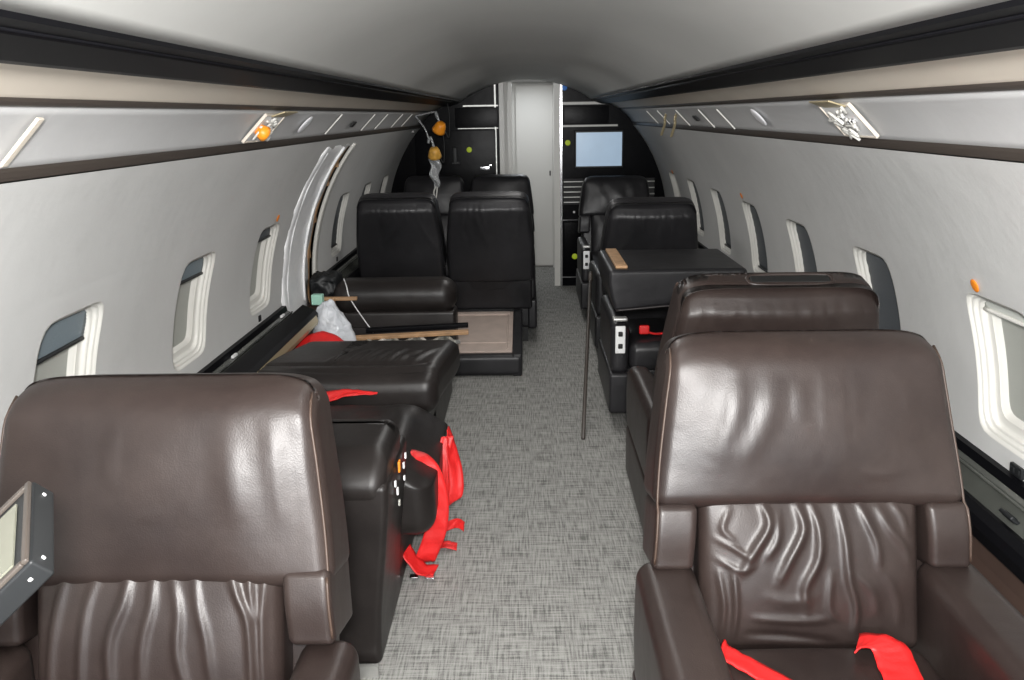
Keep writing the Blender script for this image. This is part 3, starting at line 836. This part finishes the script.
WL1 = [([(-.16, .31), (-.175, .24), (-.19, .14), (-.19, .05)], .010, .008), ([(-.10, .31), (-.12, .24), (-.13, .12), (-.13, .04)], .009, .006), ([(-.045, .31), (-.05, .26), (-.075, .18), (-.07, .05)], .010, .008),
       ([(.0, .31), (.0, .25), (-.015, .18), (-.02, .08)], .009, .006), ([(.035, .30), (.05, .24), (.05, .16), (.075, .06)], .009, .006), ([(.075, .31), (.085, .25), (.10, .19), (.11, .1)], .008, .005),
       ([(.14, .31), (.155, .27), (.175, .22), (.18, .14), (.18, .05)], .007, .009), ([(.175, .31), (.178, .27), (.19, .22)], .006, .006), ([(.205, .31), (.20, .24), (.20, .15), (.205, .05)], .006, .008)]
HL1 = [([(-.06, .585), (-.07, .52), (-.06, .46)], .008, .002), ([(.14, .56), (.15, .48), (.17, .40)], .025, .004), ([(.05, .45), (.02, .42), (-.02, .41)], .006, .001), ([(.22, .58), (.225, .50), (.24, .4)], .012, .003)]
WL1 = [(p, w, a*1.2) for p, w, a in WL1]; HL1 = [(p, w, a*1.5) for p, w, a in HL1]
chair((-.690, 1.35, 0), 0, 'brown leather armchair at the front left beside the wall', 'brown', 15, 5, True, .11, .585, WL1, HL1, half=.355, topL=.668, D=.275)
chair((.735, 2.78, 0), PI, 'brown leather armchair facing away behind the front right one, grab slot on top', 'brown', 12, 7, True, .09, .58, rear=True, slot=True, topL=.655, hw=.284, half=.338)
chair((.775, 4.60, 0), 0, 'black leather armchair on the right with its backrest folded forward', 'black', 12, 11, False, .088, .57, folded=True, control=-1, half=.38)
chair((.73, 5.40, 0), PI, 'black leather armchair facing away, directly behind the folded-down one', 'black', 15, 13, False, rear=True, topL=.655, hw=.245, half=.31, arm_w=.07)
chair((.71, 6.95, 0), 0, 'wrinkled black leather armchair facing aft under the blue screen', 'black', 10, 17, False, topL=.63, hw=.25, half=.31, arm_w=.07, control=-1,
      head_wr=rand_ridges(21, -.22, .22, .36, .61, 9, .012, .008, .10), arm_back=.06)
chair((-.835, 5.88, 0), PI, 'black leather seat facing away, the left one of the nearer pair', 'black', 16, 23, False, rear=True, topL=.668, hw=.243, half=.275, arm_w=.05, only_right_arm=(1,))
chair((-.243, 5.88, 0), PI, 'black leather seat facing away, the aisle one of the nearer pair', 'black', 16, 29, False, rear=True, topL=.668, hw=.245, half=.295, arm_w=.05, arm_h=.53, arm_back=.045)
chair((-.765, 7.10, 0), 0, 'black leather seat at the left bulkhead, the window one of the far pair', 'black', 12, 31, False, topL=.65, hw=.228, half=.265, arm_w=.05, only_right_arm=(-1,))
chair((-.215, 7.10, 0), 0, 'black leather seat at the left bulkhead, the aisle one of the far pair', 'black', 12, 37, False, topL=.65, hw=.228, half=.265, arm_w=.05)

# ------------------------------------------------------------------ divan on the left
dv = empty('divan', (-.75, 3.5, 0), 0, 'long black leather divan along the left wall with one seat section missing', 'sofa')
O = Vector((-.75, 3.5, 0))
def Tm(*p): return Vector(p)-O
def loc(fn): return Matrix.Translation(-O)
TO = Matrix.Translation(-O)
b = MB(); b.rbox((.66, 1.35, .30), .015, (4,8,3), M4=TO, c=(-.765, 3.15, .15)); b.build('divan_base', 'dark', dv)
b = MB(); b.rbox((.64, .10, .30), .01, (3,1,3), M4=TO, c=(-.77, 4.64, .15)); b.build('divan_base', 'dark', dv)
b = MB(); b.rbox((.66, .30, .06), .01, (3,2,1), M4=TO, c=(-.765, 3.66, .30)); b.build('base_rail', 'dark', dv)
b = MB(); b.rbox((.03, .95, .20), .006, (1,3,1), M4=TO, c=(-.45, 4.2, .12)); b.build('base_rail', 'dark', dv)
# near arm: slab with slanted padded top
def armf(p):
    x = p.x + .045*ss(.05, .6, p.z)*(1 if p.x > -.75 else 0)
    return (x, p.y, p.z)
b = MB(); b.rbox((.67, .40, .555), .02, (8,6,10), armf, TO, 4, (-.765, 2.365, .2875)); arm = b.build('divan_arm', 'dark', dv)
def armt(p):
    y = p.y + .10*ss(.55, .70, p.z)*(1 if p.y < 2.4 else .3)
    x = p.x - .012*ss(.60, .70, p.z)*(1 if p.x > -.75 else 0)
    return (x, y, p.z)
b = MB(); b.rbox((.705, .34, .145), .045, (12,8,6), armt, TO, 5, (-.745, 2.33, .572)); b.build('arm_pad', 'dark', arm)
b = MB(); b.box((-.60-O.x, 2.128-O.y, 0.0), (-.435-O.x, 2.139-O.y, .035)); b.build('base_plate', 'alu', arm)
for i, (y, z, m, w) in enumerate(((2.26, .53, 'dot', .012), (2.34, .55, 'osticker', .022), (2.30, .49, 'dot', .014), (2.43, .515, 'dot', .012), (2.47, .53, 'dot', .012), (2.33, .44, 'steel', .012), (2.44, .47, 'dot', .010))):
    b = MB(); b.rbox((.006, w, w*1.5), .002, (1,1,1), M4=TO @ Matrix.Translation((-.378-.035*(.57-z), y, z))); b.build('arm_fitting', m, arm)
# seat section between the near arm and the bolster
wr = ridges([([(-.60, 3.05), (-.56, 2.85), (-.60, 2.6)], .03, .012), ([(-.50, 3.15), (-.47, 2.9), (-.46, 2.62)], .05, .022), ([(-.68, 3.05), (-.66, 2.8), (-.72, 2.6)], .03, -.014), ([(-.85, 3.0), (-.8, 2.8), (-.88, 2.6)], .05, .01)])
def sf(p):
    x, y, z = p
    if z > .35: z += wr(x, y)+.01*noise.noise(Vector((x*5, y*5, 0)))
    if x > -.5: z -= .05*ss(-.45, -.34, x)*ss(.35, .45, p.z); x += .012*noise.noise(Vector((y*4, z*4, 1)))
    return (x, y, z)
b = MB(); b.rbox((.80, .66, .26), .065, (34,28,6), sf, TO, 5, (-.715, 2.89, .325)); b.build('divan_seat', 'dark', dv)
# far arm with rolled top
b = MB(); b.rbox((.68, .17, .36), .02, (6,3,6), None, TO, 4, (-.745, 4.79, .30)); fa = b.build('divan_arm', 'dark', dv)
b = MB(); b.rbox((.69, .235, .19), .085, (10,5,3), None, TO, 6, (-.745, 4.80, .555)); b.build('arm_roll', 'dark', fa)
b = MB(); b.rbox((.67, .02, .10), .006, (5,1,2), None, TO, 3, (-.74, 4.69, .345)); b.build('arm_trim', 'dark', fa)
# exposed seat tracks in the gap
b = MB(); b.box((-1.10-O.x, 3.95-O.y, .20), (-.46-O.x, 4.60-O.y, .24)); b.build('seat_pan', 'grey', dv)
for i, y in enumerate((4.38, 4.52)):
    b = MB(); b.rbox((.60, .035, .03), .004, (12,1,1), M4=TO, c=(-.76, y, .345)); b.build('seat_track', 'steel', dv)
for i in range(9):
    b = MB(); b.rbox((.022, .16, .035), .005, (1,2,1), M4=TO @ Matrix.Translation((-.99+i*.072, 4.45, .372)) @ Matrix.Rotation(.35*(-1)**i, 4, 'Z')); b.build('track_clip', 'steel' if i % 3 else 'plastic', dv)
# slatted wood + black batten lying across the gap
b = MB(); b.rbox((.69, .035, .020), .004, (6,1,1)); o = b.build('wooden_batten', 'wood'); o.location = (-.665, 4.48, .400); o.rotation_euler = (R(8), R(-1.5), R(4))
tag(o, 'light wooden batten lying across the open divan frame', 'batten')
b = MB(); b.rbox((.55, .04, .022), .004, (6,1,1)); o = b.build('black_batten', 'rail'); o.location = (-.60, 4.55, .425); o.rotation_euler = (0, R(-1.5), R(3.5))
tag(o, 'black batten lying behind the wooden one on the open divan frame', 'batten')
b = MB(); b.tube([(-.36, 4.43, .375), (-.98, 4.38, .365)], .011, 8); tag(b.build('metal_rod', 'alu'), 'silver metal rod in front of the wooden batten on the divan', 'rod')
# bolster cushion
bw = ridges([([(-.84+i*.05, 3.43), (-.82+i*.05, 3.50), (-.78+i*.05, 3.60+.03*(i % 2))], .013, .011) for i in range(8)]+[([(-1.08, 3.405), (-.7, 3.41), (-.40, 3.40)], .014, -.012)])
def bf(p):
    x, y, z = p
    if z > .50: z += .02*(1-((y-3.55)/.32)**2)+bw(x, y)
    if y < 3.35: z -= .015*math.sin((x+1.0)*4)
    if x < -.8: x += .09*ss(3.3, 3.85, y)
    if x > -.5: x += .05*ss(3.25, 3.85, y)
    return (x, y, z)
b = MB(); b.rbox((.76, .60, .155), .055, (50,34,4), bf, None, 5, (-.745, 3.57, .460)); bo = tag(b.build('bolster_cushion', 'dark'), 'long black leather bolster cushion lying across the divan', 'cushion')
b = MB(); b.tube([bf(Vector((lerp(-1.08, -.42, i/20), 3.405+.006*math.sin(i*1.7), .5365))) for i in range(21)], .0035, 6); b.build('seam', 'pipe_dark', bo)
# red straps around the divan
st = [('red_strap', 'red strap pinched under the front edge of the bolster cushion', [([(-.95, 3.08, .476), (-.86, 3.14, .478), (-.77, 3.21, .480), (-.70, 3.25, .480), (-.60, 3.262, .472)], [.10, .09, .07, .04, .012], Vector((0, 1, .35)))]),
      ('red_strap', 'red webbing bundled behind the bolster cushion below the plastic bag', [([(-1.14, 4.02, .43), (-1.07, 4.10, .475), (-.98, 4.12, .47), (-.90, 4.08, .43)], .12, Vector((0, 1, .35))), ([(-1.08, 4.0, .39), (-1.0, 3.98, .43), (-.92, 4.0, .40)], .08, Vector((.2, 1, .3)))]),
      ('red_strap', 'long red strap hanging off the divan edge down to the carpet', [([(-.46, 2.69, .435), (-.40, 2.72, .432), (-.345, 2.72, .385), (-.318, 2.72, .27), (-.325, 2.72, .16), (-.365, 2.72, .05), (-.385, 2.75, .012)], .075, [Vector((0, 1, .1)), Vector((.3, 1, 0)), Vector((1, .4, 0)), Vector((1, .2, 0)), Vector((1, 0, 0)), Vector((1, .2, 0)), Vector((1, .5, 0))]),
                 ([(-.31, 2.74, .33), (-.30, 2.74, .24), (-.345, 2.75, .14), (-.35, 2.75, .03)], .04, Vector((1, .3, 0))),
                 ([(-.43, 2.70, .09), (-.38, 2.68, .03), (-.33, 2.70, .012)], .06, Vector((.3, 1, .2)))]),
      ('red_strap', 'red strap looped over the divan edge, the further of the two', [([(-.300, 3.0, .42), (-.288, 2.96, .36), (-.272, 2.94, .27), (-.275, 2.92, .19), (-.32, 2.92, .13), (-.345, 2.93, .15)], .055, [Vector((0, 1, 0)), Vector((.6, 1, 0)), Vector((1, .5, 0)), Vector((1, .3, 0)), Vector((.3, .5, .8)), Vector((.1, .6, .8))]),
                 ([(-.30, 2.97, .40), (-.32, 2.93, .30), (-.315, 2.92, .18)], .045, Vector((1, .2, 0)))]),
      ('red_strap', 'short red strap end lying curled on the carpet by the divan', [([(-.36, 2.86, .012), (-.33, 2.92, .05), (-.28, 2.96, .06), (-.25, 2.98, .035)], .035, Vector((.1, .5, .9))), ([(-.35, 2.88, .014), (-.31, 2.87, .02), (-.27, 2.87, .012)], .04, Vector((0, 1, .2)))])]
for i, (nm, lb, rs) in enumerate(st):
    b = MB()
    for j, (pts, w, sd) in enumerate(rs): ribbon(b, pts, sd, w, .003, 9, 6, .06, i*5+j)
    tag(b.build(nm, 'red'), lb, 'strap')
for i, (x, y, lb) in enumerate(((-.40, 2.66, 'left'), (-.345, 2.655, 'right'))):
    b = MB(); b.rbox((.03, .025, .014), .004, (1,1,1), c=(x, y, .009)); tag(b.build('belt_buckle', 'chrome'), 'tiny silver buckle on the carpet under the red strap, the %s one' % lb, 'buckle')

b = MB(); b.tube(catmull([(-1.03, 4.78, .655), (-1.0, 4.70, .625), (-.985, 4.672, .58), (-.955, 4.670, .52), (-.91, 4.682, .44), (-.86, 4.668, .37)], 6), .0035, 6)
tag(b.build('wire', 'dot'), 'thin pale wire draped over the rolled far arm of the divan', 'wire')
# plastic bag
rg = random.Random(4)
def bagf(p):
    d = p-Vector((-1.02, 4.42, .46)); n = noise.noise(p*16)*.030+noise.noise(p*38)*.012
    t = ss(.40, .62, p.z)
    q = d*(1+n*6); return Vector((-1.02+q.x*lerp(1, .45, t)-.03*t, 4.42+q.y*lerp(1, .6, t), .46+q.z))
b = MB(); b.rbox((.22, .20, .27), .09, (16,16,18), bagf, None, 6, (-1.02, 4.42, .465)); tag(b.build('plastic_bag', 'film'), 'crumpled clear plastic bag by the open exit frame', 'bag')
b = MB(); b.rbox((.06, .05, .055), .006, (2,2,2), c=(-1.13, 4.56, .585)); tag(b.build('foam_block', 'teal'), 'small pale green block beside the exit frame', 'block')
b = MB(); b.rbox((.22, .03, .018), .004, (4,1,1), c=(-1.04, 4.62, .575)); b.rbox((.02, .03, .05), .004, (1,1,1), c=(-1.06, 4.61, .56)); b.tube(catmull([(-1.09, 4.6, .55), (-1.05, 4.58, .53), (-1.03, 4.6, .50), (-1.07, 4.57, .47)], 4), .008, 6)
tag(b.build('bracket', 'wood'), 'copper-brown bracket above the plastic bag', 'bracket')
def crf(p): return p+Vector((0, .02*noise.noise(p*20), .03*noise.noise(p*25)))
b = MB(); b.rbox((.15, .20, .13), .02, (10,10,8), crf, None, 3, (-1.145, 4.86, .61)); tag(b.build('crumpled_cover', 'grey'), 'crumpled dark grey cover between exit frame and rolled divan arm', 'cover')

# ottoman box with beige lining
e = empty('footrest_box', (-.27, 5.38, 0), 0, 'low black leather box with a beige fabric lining, open on the aisle carpet', 'footrest')
b = MB()
b.rbox((.46, .09, .13), .028, (6,2,4), c=(0, -.32, .068)); b.build('front_panel', 'black', e)
def slope(p): return Vector((p.x, p.y, p.z*(.132+.125*ss(-.45, .45, p.y)*1.0+.0)/.25))
b = MB(); b.rbox((.062, .74, .25), .015, (2,10,3), slope, c=(.199, .01, .125)); b.build('side_panel', 'black', e)
b = MB(); b.rbox((.46, .04, .225), .012, (6,1,3), c=(0, .37, .115)); b.build('back_panel', 'black', e)
TS = Matrix.Translation((-.03, .03, .178)) @ Matrix.Rotation(math.atan2(.10, .64), 4, 'X')
b = MB(); b.rbox((.40, .65, .03), .006, (4,6,1), M4=TS); b.build('fabric_lining', 'beige', e)
for sz, c in (((.38, .045, .02), (-.01, .28, .016)), ((.38, .014, .012), (-.01, -.20, .016)), ((.012, .60, .012), (.165, .0, .016))):
    b = MB(); b.rbox(sz, .005, (4,1,1), M4=TS, c=c); b.build('lining_edge', 'beige', e)

# thin dark rod leaning in the aisle
b = MB(); b.tube([(.257, 3.955, .006), (.372, 5.12, .575)], .0095, 8); b.tube([(.370, 5.10, .565), (.377, 5.17, .60)], .013, 8)
tag(b.build('leaning_rod', 'trim'), 'thin dark rod leaning from the aisle carpet against the right seats', 'rod')

# loose lip of the left ledge
b = MB(); b.extrude([(-1.16, .60), (-1.10, .572), (-1.085, .555), (-1.085, .535), (-1.10, .53), (-1.17, .575)], [3.05, 4.36]); e2 = tag(b.build('loose_panel', 'rail'), 'black glossy ledge lid propped open along the left wall', 'panel')
b = MB(); b.extrude([(-1.085, .551), (-1.076, .525), (-1.080, .505), (-1.095, .51), (-1.095, .54)], [3.05, 4.32]); b.build('bare_edge', 'brass', e2)
for y in (3.42, 4.15):
    b = MB(); b.rbox((.012, .05, .012), .003, (1,1,1), c=(-1.208, y, .590)); tag(b.build('ledge_clip', 'dot'), 'white clip on the left ledge, the %s of two' % ('nearer' if y < 4 else 'further'), 'clip')
# power sockets by the right ledge
for x, y, z, lb in ((1.236, 2.075, .632, 'small black wall socket below the nearest right window'), (1.165, 1.96, .562, 'small black socket set in the right ledge beside the front armchair')):
    b = MB(); b.rbox((.010, .055, .030), .003, (1,1,1)); b.rbox((.014, .018, .016), .003, (1,1,1), c=(0, -.012, 0)); b.rbox((.014, .018, .016), .003, (1,1,1), c=(0, .012, 0))
    o = b.build('wall_socket', 'grey'); o.location = (x, y, z); o.rotation_euler = (0, R(-50 if x < 1.2 else -4), 0); tag(o, lb, 'socket')
for i, (y, sd) in enumerate(((4.20, 1), (5.02, 1), (3.92, -1), (5.62, -1))):
    b = MB(); b.rbox((.008, .03, .028), .002, (1,1,1)); o = b.build('wall_latch', 'grey'); o.location = wp(sd, y-.02, .636, -.002)
    tag(o, 'tiny dark latch below the %s window' % ('third right', 'fourth right', 'third left', 'fourth left')[i], 'latch')

# ------------------------------------------------------------------ fold-out monitor at the left edge
n = Vector((-.541, -.4142, .7319)); e1 = Vector((.4446, -.8796, -.1692)); e2_ = Vector((-.7139, -.2338, -.6601))
A = Vector((-.622, 1.0, 1.097))
mm = Matrix((e2_, e1, n)).transposed().to_4x4(); mm.translation = A
# local: x = along the width to the left, y = down the screen, z = outward from the screen
mo = empty('folding_monitor', (0,0,0), 0, 'black framed monitor with beige screen folded out beside the front left armchair', 'monitor'); mo.matrix_world = mm
W_, H_, T_ = .30, .172, .032
b = MB(); b.rbox((W_, H_, T_), .004, (1,1,1), c=(W_/2, H_/2, -T_/2)); b.build('monitor_case', 'grey', mo)
b = MB(); b.rbox((W_-.02, .008, .006), .002, (1,1,1), c=(W_/2, .006, .002)); b.rbox((.008, H_-.004, .006), .002, (1,1,1), c=(.006, H_/2, .002)); b.rbox((W_-.02, .008, .006), .002, (1,1,1), c=(W_/2, H_-.006, .002)); b.build('bezel', 'trim', mo)
b = MB(); b.box((.025, .025, .0005), (W_-.03, H_-.02, .003)); b.build('screen', 'lcdbeige', mo)
for x, y, z in ((.0015, .02, -.016), (.0015, H_-.018, -.016), (.02, H_-.0015, -.016)):
    b = MB(); b.lathe([(.0025, -.003), (.0025, .001), (.0015, .002)], 10, Matrix.Translation((x, y, z)) @ Matrix.Rotation(R(90), 4, 'X' if y > H_ else 'Y')); b.build('screw', 'dot', mo)
b = MB(); b.tube([(.30, .06, -.04), (.33, .12, -.12), (.33, .25, -.30)], .02, 10); b.build('monitor_arm', 'grey', mo)

# ------------------------------------------------------------------ camera
cam = bpy.data.cameras.new('camera'); co = bpy.data.objects.new('camera', cam); COL.objects.link(co)
Fp = 870.; vx, vy = 526., 114.; rho = .012
v = Vector(((vx-512)/Fp, (340-vy)/Fp, -1)).normalized()
x = Vector((math.cos(rho), math.sin(rho), 0)); x.z = -(x.x*v.x+x.y*v.y)/v.z; x.normalize()
z = x.cross(v)
Rm = Matrix((x, v, z)).to_4x4(); Rm.translation = (0, 0, 1.53)
co.matrix_world = Rm
cam.sensor_width = 36; cam.lens = 36*Fp/1024; cam.clip_start = .02
scene.camera = co

# ------------------------------------------------------------------ light
def area(name, loc_, target, size, power, color=(1,1,1), sy=None):
    l = bpy.data.lights.new(name, 'AREA'); l.energy = power; l.color = color; l.size = size
    if sy: l.shape = 'RECTANGLE'; l.size_y = sy
    o = bpy.data.objects.new(name, l); COL.objects.link(o); o.location = loc_
    o.rotation_euler = (Vector(target)-Vector(loc_)).to_track_quat('-Z', 'Y').to_euler(); return o
area('camera_flash', (.0, -.10, 1.66), (0, 4, 1.1), .12, 80, (1, .99, .97))
area('entry_door_daylight', (0, -1.25, 1.15), (0, 4, .9), 1.4, 48, (.97, .98, 1), .9)
for i, y in enumerate((1.2, 3.4, 5.6)):
    area('cabin_lamp', (0, y, 1.79), (0, y, 0), .25, 7, (1, .98, .95), 1.6)  # added fill under the ceiling to even out the cabin, no lit fitting
area('hall_lamp', (.03, 8.4, 1.80), (.03, 8.4, 0), .25, 4, (.92, .96, 1))  # added fill that brightens the pale door, no lamp known in the hallway
w = bpy.data.worlds.new('world'); scene.world = w; w.use_nodes = True
w.node_tree.nodes['Background'].inputs[0].default_value = (.9, .95, 1, 1); w.node_tree.nodes['Background'].inputs[1].default_value = .7
vs = scene.view_settings; vs.view_transform = 'Standard'; vs.look = 'None'; vs.exposure = .25; vs.gamma = 1; vs.use_curve_mapping = False
